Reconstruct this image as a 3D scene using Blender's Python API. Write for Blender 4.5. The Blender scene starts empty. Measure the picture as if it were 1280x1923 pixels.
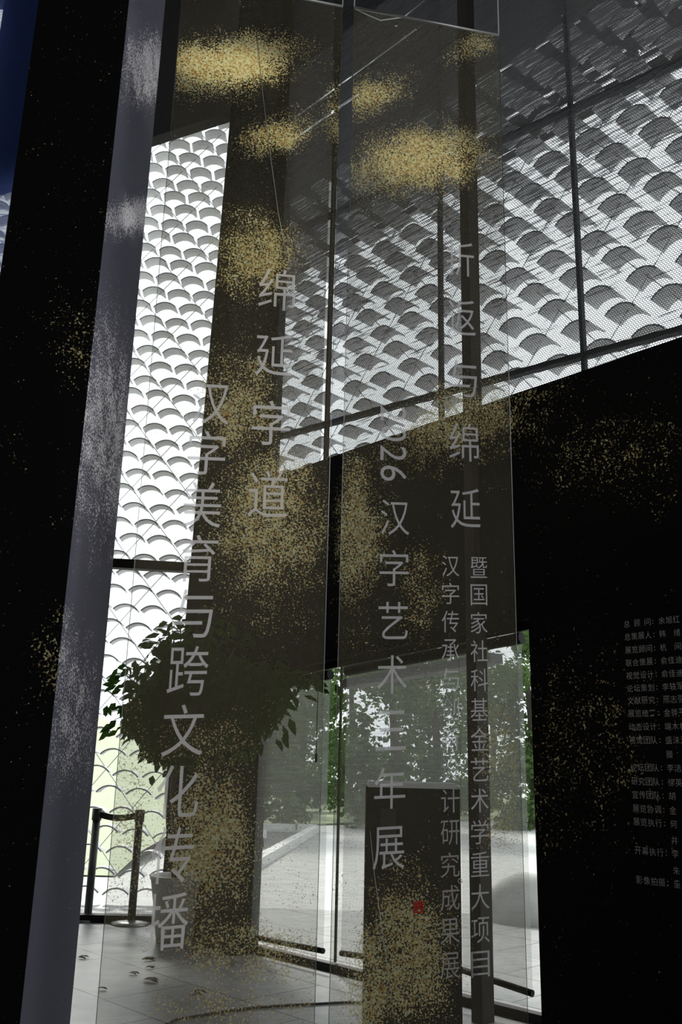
import bpy, bmesh, math, random
from mathutils import Vector, Matrix
random.seed(7)
S = bpy.context.scene
C = S.collection

# ------------------------------------------------------------------ camera
EYE = 1.3
FPX = 1700.0
W, H = 1280, 1923
PITCH, ROLL = math.radians(15.7), math.radians(1.375)
Fw = Vector((0, math.cos(PITCH), math.sin(PITCH)))
U0 = Vector((0, -math.sin(PITCH), math.cos(PITCH)))
X0 = Vector((1, 0, 0))
Rt = X0 * math.cos(ROLL) + U0 * math.sin(ROLL)
Up = U0 * math.cos(ROLL) - X0 * math.sin(ROLL)
CAM = Vector((0, 0, EYE))
cd = bpy.data.cameras.new('camera')
cam = bpy.data.objects.new('camera', cd)
C.objects.link(cam)
cd.sensor_fit = 'VERTICAL'
cd.sensor_height = 36
cd.lens = FPX / H * 36
cd.clip_end = 300
M = Matrix((Rt, Up, -Fw)).transposed().to_4x4()
M.translation = CAM
cam.matrix_world = M
S.camera = cam

# ------------------------------------------------------------------ colour management, sky, sun, fill light
vs = S.view_settings
vs.view_transform = 'Standard'
vs.look = 'None'
vs.exposure = 0.0
vs.gamma = 1.0
vs.use_curve_mapping = False
S.cycles.transparent_max_bounces = 24
S.cycles.max_bounces = 6
S.cycles.diffuse_bounces = 3
S.cycles.glossy_bounces = 3
S.cycles.caustics_reflective = False
S.cycles.caustics_refractive = False
S.cycles.sample_clamp_indirect = 4

wd = bpy.data.worlds.new('sky')
S.world = wd
wd.use_nodes = True
bg = wd.node_tree.nodes['Background']
bg.inputs[0].default_value = (0.93, 0.96, 1.0, 1)
bg.inputs[1].default_value = 2.0

sl = bpy.data.lights.new('sun', 'SUN')
sl.energy = 6.0
sl.angle = 0.16
sl.color = (1, 0.95, 0.86)
so = bpy.data.objects.new('sun', sl)
so.rotation_euler = Vector((0.22, -0.72, -0.66)).to_track_quat('-Z', 'Y').to_euler()
C.objects.link(so)

al = bpy.data.lights.new('fill_light', 'AREA')  # unseen lamp added near the ceiling as interior fill
al.energy = 15
al.size = 3.0
al.color = (1.0, 0.93, 0.86)
ao = bpy.data.objects.new('fill_light', al)
ao.location = (0.6, -1.8, 4.9)
ao.rotation_euler = (Vector((0.1, 4.0, 3.6)) - Vector(ao.location)).to_track_quat('-Z', 'Y').to_euler()
C.objects.link(ao)

# ------------------------------------------------------------------ geometry helpers
def ray(px, py):
    return Fw + Rt * ((px - W / 2) / FPX) + Up * ((H / 2 - py) / FPX)

class Plane:                                     # vertical plane through p0 running along a; o points away from the camera
    def __init__(self, p0, a):
        self.p0 = Vector((p0[0], p0[1], 0))
        self.a = Vector((a[0], a[1], 0)).normalized()
        self.o = Vector((-self.a.y, self.a.x, 0))
    def off(self, d):
        p = self.p0 + self.o * d
        return Plane((p.x, p.y), (self.a.x, self.a.y))
    def hit(self, px, py):
        d = ray(px, py)
        t = (self.p0 - CAM).dot(self.o) / d.dot(self.o)
        return CAM + d * t
    def sz(self, px, py):
        p = self.hit(px, py)
        return (p - self.p0).dot(self.a), p.z
    def at(self, s, z, d=0.0):
        p = self.p0 + self.a * s + self.o * d
        return Vector((p.x, p.y, z))

def ground(px, py, z=0.0):
    d = ray(px, py)
    return CAM + d * ((z - EYE) / d.z)

def at_depth(px, py, y):
    d = ray(px, py)
    return CAM + d * (y / d.y)

class MB:
    def __init__(self):
        self.v, self.f, self.uv, self.mi, self.smooth = [], [], [], [], []
    def poly(self, pts, uvs=None, mi=0, sm=False):
        n = len(self.v)
        self.v += [Vector(p) for p in pts]
        self.f.append(tuple(range(n, n + len(pts))))
        self.uv.append(uvs or [(0, 0)] * len(pts))
        self.mi.append(mi)
        self.smooth.append(sm)
    def hexa(self, q0, q1, uvs=None, mi=0):      # two matching quads
        n = len(self.v)
        self.v += [Vector(p) for p in q0] + [Vector(p) for p in q1]
        uvs = uvs or [(0, 0)] * 4
        fs = [((0, 1, 2, 3), [uvs[i] for i in (0, 1, 2, 3)]), ((7, 6, 5, 4), [uvs[i] for i in (3, 2, 1, 0)])]
        for i in range(4):
            j = (i + 1) % 4
            fs.append(((i, i + 4, j + 4, j), [uvs[i], uvs[i], uvs[j], uvs[j]]))
        for k, u in fs:
            self.f.append(tuple(n + i for i in k))
            self.uv.append(u)
            self.mi.append(mi)
            self.smooth.append(False)
        return self
    def box(self, c, x, y, z, hx, hy, hz, mi=0):
        c, x, y, z = Vector(c), Vector(x) * hx, Vector(y) * hy, Vector(z) * hz
        q0 = [c - x - y - z, c + x - y - z, c + x - y + z, c - x - y + z]
        q1 = [c - x + y - z, c + x + y - z, c + x + y + z, c - x + y + z]
        return self.hexa(q0, q1, [(-hx, -hz), (hx, -hz), (hx, hz), (-hx, hz)], mi)
    def prism(self, pl, corners, d0, d1, mi=0):  # corners (s,z) in order, between offsets d0 and d1
        q0 = [pl.at(s, z, d0) for s, z in corners]
        q1 = [pl.at(s, z, d1) for s, z in corners]
        return self.hexa(q0, q1, list(corners), mi)
    def tube(self, pts, r, seg=8, cap=True):
        pts = [Vector(p) for p in pts]
        rs = r if isinstance(r, (list, tuple)) else [r] * len(pts)
        rings = []
        for i, p in enumerate(pts):
            t = (pts[min(i + 1, len(pts) - 1)] - pts[max(i - 1, 0)]).normalized()
            a = t.cross(Vector((0, 0, 1)))
            if a.length < 1e-3:
                a = t.cross(Vector((0, 1, 0)))
            a.normalize()
            b = t.cross(a)
            n = len(self.v)
            self.v += [p + (a * math.cos(2 * math.pi * k / seg) + b * math.sin(2 * math.pi * k / seg)) * rs[i] for k in range(seg)]
            rings.append(n)
        for i in range(len(pts) - 1):
            for k in range(seg):
                k2 = (k + 1) % seg
                self.f.append((rings[i] + k, rings[i] + k2, rings[i + 1] + k2, rings[i + 1] + k))
                self.uv.append([(0, 0)] * 4)
                self.mi.append(0)
                self.smooth.append(True)
        if cap:
            for rg in (rings[0], rings[-1]):
                self.f.append(tuple(rg + k for k in range(seg)))
                self.uv.append([(0, 0)] * seg)
                self.mi.append(0)
                self.smooth.append(False)
        return self
    def lathe(self, c, prof, seg=28):
        c = Vector(c)
        n0 = len(self.v)
        for r, z in prof:
            self.v += [c + Vector((r * math.cos(2 * math.pi * k / seg), r * math.sin(2 * math.pi * k / seg), z)) for k in range(seg)]
        for i in range(len(prof) - 1):
            for k in range(seg):
                k2 = (k + 1) % seg
                self.f.append((n0 + i * seg + k, n0 + i * seg + k2, n0 + (i + 1) * seg + k2, n0 + (i + 1) * seg + k))
                self.uv.append([(0, 0)] * 4)
                self.mi.append(0)
                self.smooth.append(True)
        return self
    def leaf(self, p, d, n, L, w):               # folded pointed leaf with a thin blade
        d = d.normalized()
        sd = d.cross(n)
        if sd.length < 1e-3:
            sd = d.cross(Vector((1, 0, 0)))
        sd.normalize()
        up = sd.cross(d)
        k = len(self.v)
        self.v += [p, p + d * L * .35 + sd * w * .5 + up * w * .12, p + d * L * .75 + sd * w * .3 + up * w * .08, p + d * L - up * L * .12,
                   p + d * L * .75 - sd * w * .3 + up * w * .08, p + d * L * .35 - sd * w * .5 + up * w * .12, p + d * L * .5]
        for q in ((0, 1, 6), (1, 2, 6), (2, 3, 6), (3, 4, 6), (4, 5, 6), (5, 0, 6)):
            self.f.append(tuple(k + i for i in q))
            self.uv.append([(0, 0)] * 3)
            self.mi.append(0)
            self.smooth.append(False)
    def build(self, name, mats, parent=None, **props):
        me = bpy.data.meshes.new(name)
        o0 = Vector(parent['_w']) if parent is not None and '_w' in parent else Vector((0, 0, 0))
        me.from_pydata([v - o0 for v in self.v], [], self.f)
        ul = me.uv_layers.new(name='UVMap')
        k = 0
        flat = []
        for u in self.uv:
            for a in u:
                flat += [a[0], a[1]]
        ul.data.foreach_set('uv', flat)
        if not isinstance(mats, (list, tuple)):
            mats = [mats]
        for m in mats:
            me.materials.append(m)
        me.polygons.foreach_set('material_index', self.mi)
        me.polygons.foreach_set('use_smooth', self.smooth)
        me.update()
        bm = bmesh.new()
        bm.from_mesh(me)
        bmesh.ops.recalc_face_normals(bm, faces=bm.faces)
        bm.to_mesh(me)
        bm.free()
        ob = bpy.data.objects.new(name, me)
        C.objects.link(ob)
        if parent is not None:
            ob.parent = parent
            ob['_w'] = list(o0)
        for kk, vv in props.items():
            ob[kk] = vv
        return ob

def thing(name, loc, label, category, group=None):
    e = bpy.data.objects.new(name, None)
    e.empty_display_size = .1
    e.location = loc
    e['_w'] = list(loc)
    e['label'] = label
    e['category'] = category
    if group:
        e['group'] = group
    C.objects.link(e)
    return e

def tag(o, label, category, group=None):
    o['label'] = label
    o['category'] = category
    if group:
        o['group'] = group
    return o

# ------------------------------------------------------------------ materials
def new_mat(name):
    m = bpy.data.materials.new(name)
    m.use_nodes = True
    nt = m.node_tree
    nt.nodes.clear()
    out = nt.nodes.new('ShaderNodeOutputMaterial')
    return m, nt, out

def N(nt, typ, **kw):
    n = nt.nodes.new(typ)
    for k, v in kw.items():
        if hasattr(n, k) and k not in n.inputs:
            setattr(n, k, v)
        else:
            n.inputs[k].default_value = v
    return n

def plain(name, col, rough=.6, metal=0.0, spec=.5, bump=0, bscale=40, var=0):
    m, nt, out = new_mat(name)
    b = N(nt, 'ShaderNodeBsdfPrincipled')
    b.inputs['Base Color'].default_value = (*col, 1)
    b.inputs['Roughness'].default_value = rough
    b.inputs['Metallic'].default_value = metal
    b.inputs['Specular IOR Level'].default_value = spec
    nt.links.new(b.outputs[0], out.inputs[0])
    if bump or var:
        tc = N(nt, 'ShaderNodeTexCoord')
        no = N(nt, 'ShaderNodeTexNoise')
        no.inputs['Scale'].default_value = bscale
        no.inputs['Detail'].default_value = 5
        nt.links.new(tc.outputs['Object'], no.inputs['Vector'])
        if bump:
            bp = N(nt, 'ShaderNodeBump')
            bp.inputs['Strength'].default_value = bump
            nt.links.new(no.outputs[0], bp.inputs['Height'])
            nt.links.new(bp.outputs[0], b.inputs['Normal'])
        if var:
            mx = N(nt, 'ShaderNodeMixRGB')
            mx.inputs[1].default_value = tuple(c * (1 - var) for c in col) + (1,)
            mx.inputs[2].default_value = tuple(min(1, c * (1 + var)) for c in col) + (1,)
            nt.links.new(no.outputs[0], mx.inputs[0])
            nt.links.new(mx.outputs[0], b.inputs['Base Color'])
    return m

def sunfleck_mask(nt, scale, patches, lo=.60, width=.03, base=0.0, gain=.16):
    """dappled light painted as fine gold flecks in soft-edged patches; patches = [(cu, cv, (a, b), (c, d), strength)]"""
    L = nt.links.new
    tc = N(nt, 'ShaderNodeTexCoord')
    uv = N(nt, 'ShaderNodeUVMap')
    n1 = N(nt, 'ShaderNodeTexNoise')
    n1.inputs['Scale'].default_value = scale
    n1.inputs['Detail'].default_value = 2.5
    n1.inputs['Roughness'].default_value = .65
    L(tc.outputs['Object'], n1.inputs['Vector'])
    n2 = N(nt, 'ShaderNodeTexNoise')
    n2.inputs['Scale'].default_value = 9
    n2.inputs['Detail'].default_value = 4
    L(tc.outputs['Object'], n2.inputs['Vector'])
    total = None
    for (cu, cv, r1, r2, k) in patches:
        sub = N(nt, 'ShaderNodeVectorMath', operation='SUBTRACT')
        L(uv.outputs[0], sub.inputs[0])
        sub.inputs[1].default_value = (cu, cv, 0)
        cx = N(nt, 'ShaderNodeCombineXYZ')
        for q, r in enumerate((r1, r2)):
            dt = N(nt, 'ShaderNodeVectorMath', operation='DOT_PRODUCT')
            L(sub.outputs[0], dt.inputs[0])
            dt.inputs[1].default_value = (r[0], r[1], 0)
            L(dt.outputs['Value'], cx.inputs[q])
        ln = N(nt, 'ShaderNodeVectorMath', operation='LENGTH')
        L(cx.outputs[0], ln.inputs[0])
        mr = N(nt, 'ShaderNodeMapRange', interpolation_type='SMOOTHSTEP')
        mr.inputs['From Min'].default_value = 1.6
        mr.inputs['From Max'].default_value = .2
        mr.inputs['To Max'].default_value = k
        L(ln.outputs['Value'], mr.inputs['Value'])
        if total is None:
            total = mr.outputs[0]
        else:
            mx = N(nt, 'ShaderNodeMath', operation='MAXIMUM')
            L(total, mx.inputs[0])
            L(mr.outputs[0], mx.inputs[1])
            total = mx.outputs[0]
    # painted light patches break up a little with a coarse noise
    br = N(nt, 'ShaderNodeMath', operation='MULTIPLY_ADD')
    L(n2.outputs[0], br.inputs[0])
    br.inputs[1].default_value = .34
    br.inputs[2].default_value = -.17 + base
    a = N(nt, 'ShaderNodeMath', operation='ADD')
    L(n1.outputs[0], a.inputs[0])
    L(br.outputs[0], a.inputs[1])
    if total is not None:
        g = N(nt, 'ShaderNodeMath', operation='MULTIPLY_ADD')
        L(total, g.inputs[0])
        g.inputs[1].default_value = gain + .12
        g.inputs[2].default_value = -.12
        a2 = N(nt, 'ShaderNodeMath', operation='ADD')
        L(a.outputs[0], a2.inputs[0])
        L(g.outputs[0], a2.inputs[1])
        a = a2
    mr = N(nt, 'ShaderNodeMapRange')
    mr.inputs['From Min'].default_value = lo
    mr.inputs['From Max'].default_value = lo + width
    L(a.outputs[0], mr.inputs['Value'])
    n3 = N(nt, 'ShaderNodeTexNoise')
    n3.inputs['Scale'].default_value = scale * .7
    L(tc.outputs['Object'], n3.inputs['Vector'])
    cr = N(nt, 'ShaderNodeValToRGB')
    cr.color_ramp.elements[0].position = .36
    cr.color_ramp.elements[0].color = (.42, .24, .09, 1)
    cr.color_ramp.elements[1].position = .6
    cr.color_ramp.elements[1].color = (.68, .67, .42, 1)
    e = cr.color_ramp.elements.new(.48)
    e.color = (.56, .50, .21, 1)
    L(n3.outputs[0], cr.inputs[0])
    return mr.outputs[0], cr.outputs[0]

def patch_list(pl, spec):
    """painted light patches given as (px, py, half width, half height, tilt in degrees, strength) measured on plane pl"""
    out = []
    for (px, py, hx, hy, rot, k) in spec:
        c, sn = math.cos(math.radians(rot)), math.sin(math.radians(rot))
        p0 = Vector(pl.sz(px, py))
        e1_ = Vector(pl.sz(px + hx * c, py - hx * sn)) - p0
        e2_ = Vector(pl.sz(px + hy * sn, py + hy * c)) - p0
        det = e1_.x * e2_.y - e1_.y * e2_.x
        out.append((p0.x, p0.y, (e2_.y / det, -e2_.x / det), (-e1_.y / det, e1_.x / det), k))
    return out

def sunflecked(name, base, patches, scale=90, lo=.60, rough=.9, tint=None, spec=.1, gain=.16):  # base colour with dappled light painted in as flecks
    m, nt, out = new_mat(name)
    mask, col = sunfleck_mask(nt, scale, patches, lo, gain=gain)
    mx = N(nt, 'ShaderNodeMixRGB')
    mx.inputs[1].default_value = (*base, 1)
    if tint:
        mx.inputs[2].default_value = (*tint, 1)
    else:
        nt.links.new(col, mx.inputs[2])
    nt.links.new(mask, mx.inputs[0])
    b = N(nt, 'ShaderNodeBsdfPrincipled')
    b.inputs['Roughness'].default_value = rough
    b.inputs['Specular IOR Level'].default_value = spec
    nt.links.new(mx.outputs[0], b.inputs['Base Color'])
    nt.links.new(b.outputs[0], out.inputs[0])
    return m

def veil(name, patches, opacity=.36):  # sheer fabric, dappled light painted in as flecks
    m, nt, out = new_mat(name)
    L = nt.links.new
    mask, col = sunfleck_mask(nt, 140, patches, gain=.20)
    mk = N(nt, 'ShaderNodeMath', operation='MULTIPLY')
    L(mask, mk.inputs[0])
    mk.inputs[1].default_value = .7
    # woven threads
    uv = N(nt, 'ShaderNodeUVMap')
    mp = N(nt, 'ShaderNodeMapping')
    mp.inputs['Scale'].default_value = (4, 260, 1)
    L(uv.outputs[0], mp.inputs[0])
    tn = N(nt, 'ShaderNodeTexNoise')
    tn.inputs['Scale'].default_value = 1.0
    tn.inputs['Detail'].default_value = 2
    L(mp.outputs[0], tn.inputs['Vector'])
    op = N(nt, 'ShaderNodeMapRange')
    op.inputs['From Min'].default_value = .3
    op.inputs['From Max'].default_value = .7
    op.inputs['To Min'].default_value = opacity - .05
    op.inputs['To Max'].default_value = opacity + .05
    L(tn.outputs[0], op.inputs['Value'])
    df = N(nt, 'ShaderNodeBsdfDiffuse')
    df.inputs[0].default_value = (.115, .10, .06, 1)
    tr = N(nt, 'ShaderNodeBsdfTranslucent')
    tr.inputs[0].default_value = (.15, .135, .10, 1)
    m1 = N(nt, 'ShaderNodeMixShader')
    m1.inputs[0].default_value = .5
    L(df.outputs[0], m1.inputs[1])
    L(tr.outputs[0], m1.inputs[2])
    tp = N(nt, 'ShaderNodeBsdfTransparent')
    m2 = N(nt, 'ShaderNodeMixShader')
    L(op.outputs[0], m2.inputs[0])
    L(tp.outputs[0], m2.inputs[1])
    L(m1.outputs[0], m2.inputs[2])
    fd = N(nt, 'ShaderNodeBsdfDiffuse')
    L(col, fd.inputs[0])
    m3 = N(nt, 'ShaderNodeMixShader')
    L(mk.outputs[0], m3.inputs[0])
    L(m2.outputs[0], m3.inputs[1])
    L(fd.outputs[0], m3.inputs[2])
    L(m3.outputs[0], out.inputs[0])
    return m

def ink(name, col, alpha):
    m, nt, out = new_mat(name)
    L = nt.links.new
    df = N(nt, 'ShaderNodeBsdfDiffuse')
    df.inputs[0].default_value = (*col, 1)
    tr = N(nt, 'ShaderNodeBsdfTranslucent')
    tr.inputs[0].default_value = (*col, 1)
    m1 = N(nt, 'ShaderNodeMixShader')
    m1.inputs[0].default_value = .45
    L(df.outputs[0], m1.inputs[1])
    L(tr.outputs[0], m1.inputs[2])
    tp = N(nt, 'ShaderNodeBsdfTransparent')
    m2 = N(nt, 'ShaderNodeMixShader')
    m2.inputs[0].default_value = alpha
    L(tp.outputs[0], m2.inputs[1])
    L(m1.outputs[0], m2.inputs[2])
    L(m2.outputs[0], out.inputs[0])
    return m

def screen_fabric(name, bw, bh, mortar, col, thread=.95, hole=.06, streak=.35, streak_thr=(.52, .62), tl=.5, zdim=None):
    """open-weave blind: brick lattice of holes between threads, plus slubs (thicker threads)"""
    m, nt, out = new_mat(name)
    L = nt.links.new
    uv = N(nt, 'ShaderNodeUVMap')
    br = N(nt, 'ShaderNodeTexBrick')
    br.inputs['Scale'].default_value = 1
    br.inputs['Brick Width'].default_value = bw
    br.inputs['Row Height'].default_value = bh
    br.inputs['Mortar Size'].default_value = mortar
    br.inputs['Mortar Smooth'].default_value = .4
    L(uv.outputs[0], br.inputs['Vector'])
    mp = N(nt, 'ShaderNodeMapping')
    mp.inputs['Scale'].default_value = (3.5, 62, 1)
    L(uv.outputs[0], mp.inputs[0])
    sn = N(nt, 'ShaderNodeTexNoise')
    sn.inputs['Scale'].default_value = 1
    sn.inputs['Detail'].default_value = 4
    sn.inputs['Roughness'].default_value = .7
    L(mp.outputs[0], sn.inputs['Vector'])
    st = N(nt, 'ShaderNodeMapRange')
    st.inputs['From Min'].default_value = streak_thr[0]
    st.inputs['From Max'].default_value = streak_thr[1]
    st.inputs['To Max'].default_value = streak
    if zdim:                                   # streaks thicken upward, darkening the blind for the dimness under the eave
        sx_ = N(nt, 'ShaderNodeSeparateXYZ')
        L(uv.outputs[0], sx_.inputs[0])
        zd = N(nt, 'ShaderNodeMapRange')
        zd.inputs['From Min'].default_value = zdim[0]
        zd.inputs['From Max'].default_value = zdim[1]
        zd.inputs['To Min'].default_value = 0
        zd.inputs['To Max'].default_value = .19
        L(sx_.outputs[1], zd.inputs['Value'])
        ad = N(nt, 'ShaderNodeMath', operation='ADD')
        L(sn.outputs[0], ad.inputs[0])
        L(zd.outputs[0], ad.inputs[1])
        sn = ad
    L(sn.outputs[0], st.inputs['Value'])
    a = N(nt, 'ShaderNodeMapRange')
    a.inputs['To Min'].default_value = hole
    a.inputs['To Max'].default_value = thread
    L(br.outputs['Fac'], a.inputs['Value'])
    mx = N(nt, 'ShaderNodeMath', operation='ADD', use_clamp=True)
    L(a.outputs[0], mx.inputs[0])
    L(st.outputs[0], mx.inputs[1])
    df = N(nt, 'ShaderNodeBsdfDiffuse')
    df.inputs[0].default_value = (*col, 1)
    tr = N(nt, 'ShaderNodeBsdfTranslucent')
    tr.inputs[0].default_value = (*col, 1)
    m1 = N(nt, 'ShaderNodeMixShader')
    m1.inputs[0].default_value = tl
    L(df.outputs[0], m1.inputs[1])
    L(tr.outputs[0], m1.inputs[2])
    tp = N(nt, 'ShaderNodeBsdfTransparent')
    m2 = N(nt, 'ShaderNodeMixShader')
    L(mx.outputs[0], m2.inputs[0])
    L(tp.outputs[0], m2.inputs[1])
    L(m1.outputs[0], m2.inputs[2])
    L(m2.outputs[0], out.inputs[0])
    return m

def glass_mat(name):
    m, nt, out = new_mat(name)
    L = nt.links.new
    lw = N(nt, 'ShaderNodeLayerWeight')
    lw.inputs['Blend'].default_value = .5
    pw = N(nt, 'ShaderNodeMath', operation='POWER')
    L(lw.outputs['Facing'], pw.inputs[0])
    pw.inputs[1].default_value = 5
    fr = N(nt, 'ShaderNodeMath', operation='MULTIPLY_ADD')
    L(pw.outputs[0], fr.inputs[0])
    fr.inputs[1].default_value = .8
    fr.inputs[2].default_value = .025
    tp = N(nt, 'ShaderNodeBsdfTransparent')
    tp.inputs[0].default_value = (.96, .98, .97, 1)
    gl = N(nt, 'ShaderNodeBsdfGlossy')
    gl.inputs['Roughness'].default_value = .02
    m2 = N(nt, 'ShaderNodeMixShader')
    L(fr.outputs[0], m2.inputs[0])
    L(tp.outputs[0], m2.inputs[1])
    L(gl.outputs[0], m2.inputs[2])
    L(m2.outputs[0], out.inputs[0])
    return m

def leaf_mat(name, c1, c2, tl=.35):
    m, nt, out = new_mat(name)
    L = nt.links.new
    tc = N(nt, 'ShaderNodeTexCoord')
    no = N(nt, 'ShaderNodeTexNoise')
    no.inputs['Scale'].default_value = 3
    L(tc.outputs['Object'], no.inputs['Vector'])
    mx = N(nt, 'ShaderNodeMixRGB')
    mx.inputs[1].default_value = (*c1, 1)
    mx.inputs[2].default_value = (*c2, 1)
    L(no.outputs[0], mx.inputs[0])
    df = N(nt, 'ShaderNodeBsdfDiffuse')
    tr = N(nt, 'ShaderNodeBsdfTranslucent')
    L(mx.outputs[0], df.inputs[0])
    L(mx.outputs[0], tr.inputs[0])
    m1 = N(nt, 'ShaderNodeMixShader')
    m1.inputs[0].default_value = tl
    L(df.outputs[0], m1.inputs[1])
    L(tr.outputs[0], m1.inputs[2])
    L(m1.outputs[0], out.inputs[0])
    return m

def floor_mat():
    m, nt, out = new_mat('slate floor tiles')
    L = nt.links.new
    tc = N(nt, 'ShaderNodeTexCoord')
    mp = N(nt, 'ShaderNodeMapping')
    mp.inputs['Rotation'].default_value = (0, 0, .81)
    L(tc.outputs['Object'], mp.inputs[0])
    br = N(nt, 'ShaderNodeTexBrick')
    br.inputs['Scale'].default_value = 1
    br.inputs['Brick Width'].default_value = 1.0
    br.inputs['Row Height'].default_value = .6
    br.inputs['Mortar Size'].default_value = .006
    br.inputs['Color1'].default_value = (.34, .34, .345, 1)
    br.inputs['Color2'].default_value = (.40, .40, .40, 1)
    br.inputs['Mortar'].default_value = (.03, .03, .03, 1)
    L(mp.outputs[0], br.inputs['Vector'])
    no = N(nt, 'ShaderNodeTexNoise')
    no.inputs['Scale'].default_value = 9
    no.inputs['Detail'].default_value = 8
    L(tc.outputs['Object'], no.inputs['Vector'])
    mx = N(nt, 'ShaderNodeMixRGB', blend_type='MULTIPLY')
    mx.inputs[0].default_value = .55
    L(br.outputs['Color'], mx.inputs[1])
    L(no.outputs[0], mx.inputs[2])
    b = N(nt, 'ShaderNodeBsdfPrincipled')
    b.inputs['Roughness'].default_value = .38
    b.inputs['Specular IOR Level'].default_value = .6
    L(mx.outputs[0], b.inputs['Base Color'])
    bp = N(nt, 'ShaderNodeBump')
    bp.inputs['Strength'].default_value = .12
    L(no.outputs[0], bp.inputs['Height'])
    L(bp.outputs[0], b.inputs['Normal'])
    L(b.outputs[0], out.inputs[0])
    return m

# ------------------------------------------------------------------ main vertical planes of the place
G = Plane((-.89, 7.5), (.692, -.722))            # glazing line of the right facade
TH = .21
F = G.off(-TH)                                   # room face of that wall
LW = Plane((-1.7, 8.25), (1.0, .035))            # glazing line of the left window
BN = Plane((.15, 3.6), (math.cos(math.radians(13)), math.sin(math.radians(13))))   # the hanging banners
def vline(px, py, y):                            # plan position of a vertical edge
    p = at_depth(px, py, y)
    return Vector((p.x, p.y, 0))
dn, df_ = 3.35, 3.95
e0 = vline(-62, 960, 3.35)
e1 = vline(140, 960, dn)
e2 = vline(221, 960, df_)
e3 = e0 + (e2 - e1)
PF = Plane((e0.x, e0.y), (e1.x - e0.x, e1.y - e0.y))   # front face of the left pillar
PS = Plane((e1.x, e1.y), (e2.x - e1.x, e2.y - e1.y))   # side face of the left pillar
SUNFLECK_A = [(430, 120, 140, 58, 8, 1.15), (525, 255, 85, 40, 18, .9), (360, 350, 60, 60, 0, .3), (480, 480, 90, 90, 10, .85), (450, 760, 90, 120, 0, .75), (510, 980, 120, 180, 0, .85), (640, 215, 45, 65, 0, .8),  # where dappled light is painted into the banner fabric
          (395, 1390, 110, 50, 10, .5), (395, 1580, 95, 170, 0, .9), (460, 1790, 170, 80, -8, .75), (240, 1540, 60, 190, 0, .55), (440, 1890, 170, 60, 0, .6), (530, 1660, 90, 120, 0, .35)]
SUNFLECK_B = [(705, 180, 70, 42, 28, .9), (790, 300, 150, 75, 8, .95), (885, 88, 60, 28, 22, .8), (670, 1000, 60, 160, 0, .8), (860, 780, 120, 65, 15, .8), (790, 1110, 50, 90, 0, .6),
          (770, 1790, 100, 170, 0, .85), (690, 1850, 60, 150, 0, .85), (940, 1450, 55, 200, 0, .55), (780, 1300, 90, 50, 0, .3), (650, 1600, 40, 130, 0, .3)]
SUNFLECK_F = [(860, 800, 210, 75, 18, .8), (1130, 850, 150, 80, 15, .5), (1090, 1400, 140, 190, 0, .42), (660, 1010, 50, 140, 0, .75), (1230, 900, 70, 70, 0, .35), (1020, 1500, 60, 120, 0, .4)]  # dappled light painted onto the dark wall
SUNFLECK_PF = [(150, 640, 60, 90, 10, .45), (110, 1250, 60, 120, 0, .45), (200, 270, 50, 50, 0, .15)]
SUNFLECK_PS = [(290, 130, 50, 70, 0, 1.1), (255, 405, 55, 38, 15, 1.1), (200, 800, 70, 230, 4, .8), (130, 1320, 60, 170, 4, .7)]  # light patches painted onto the pillar side

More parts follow.
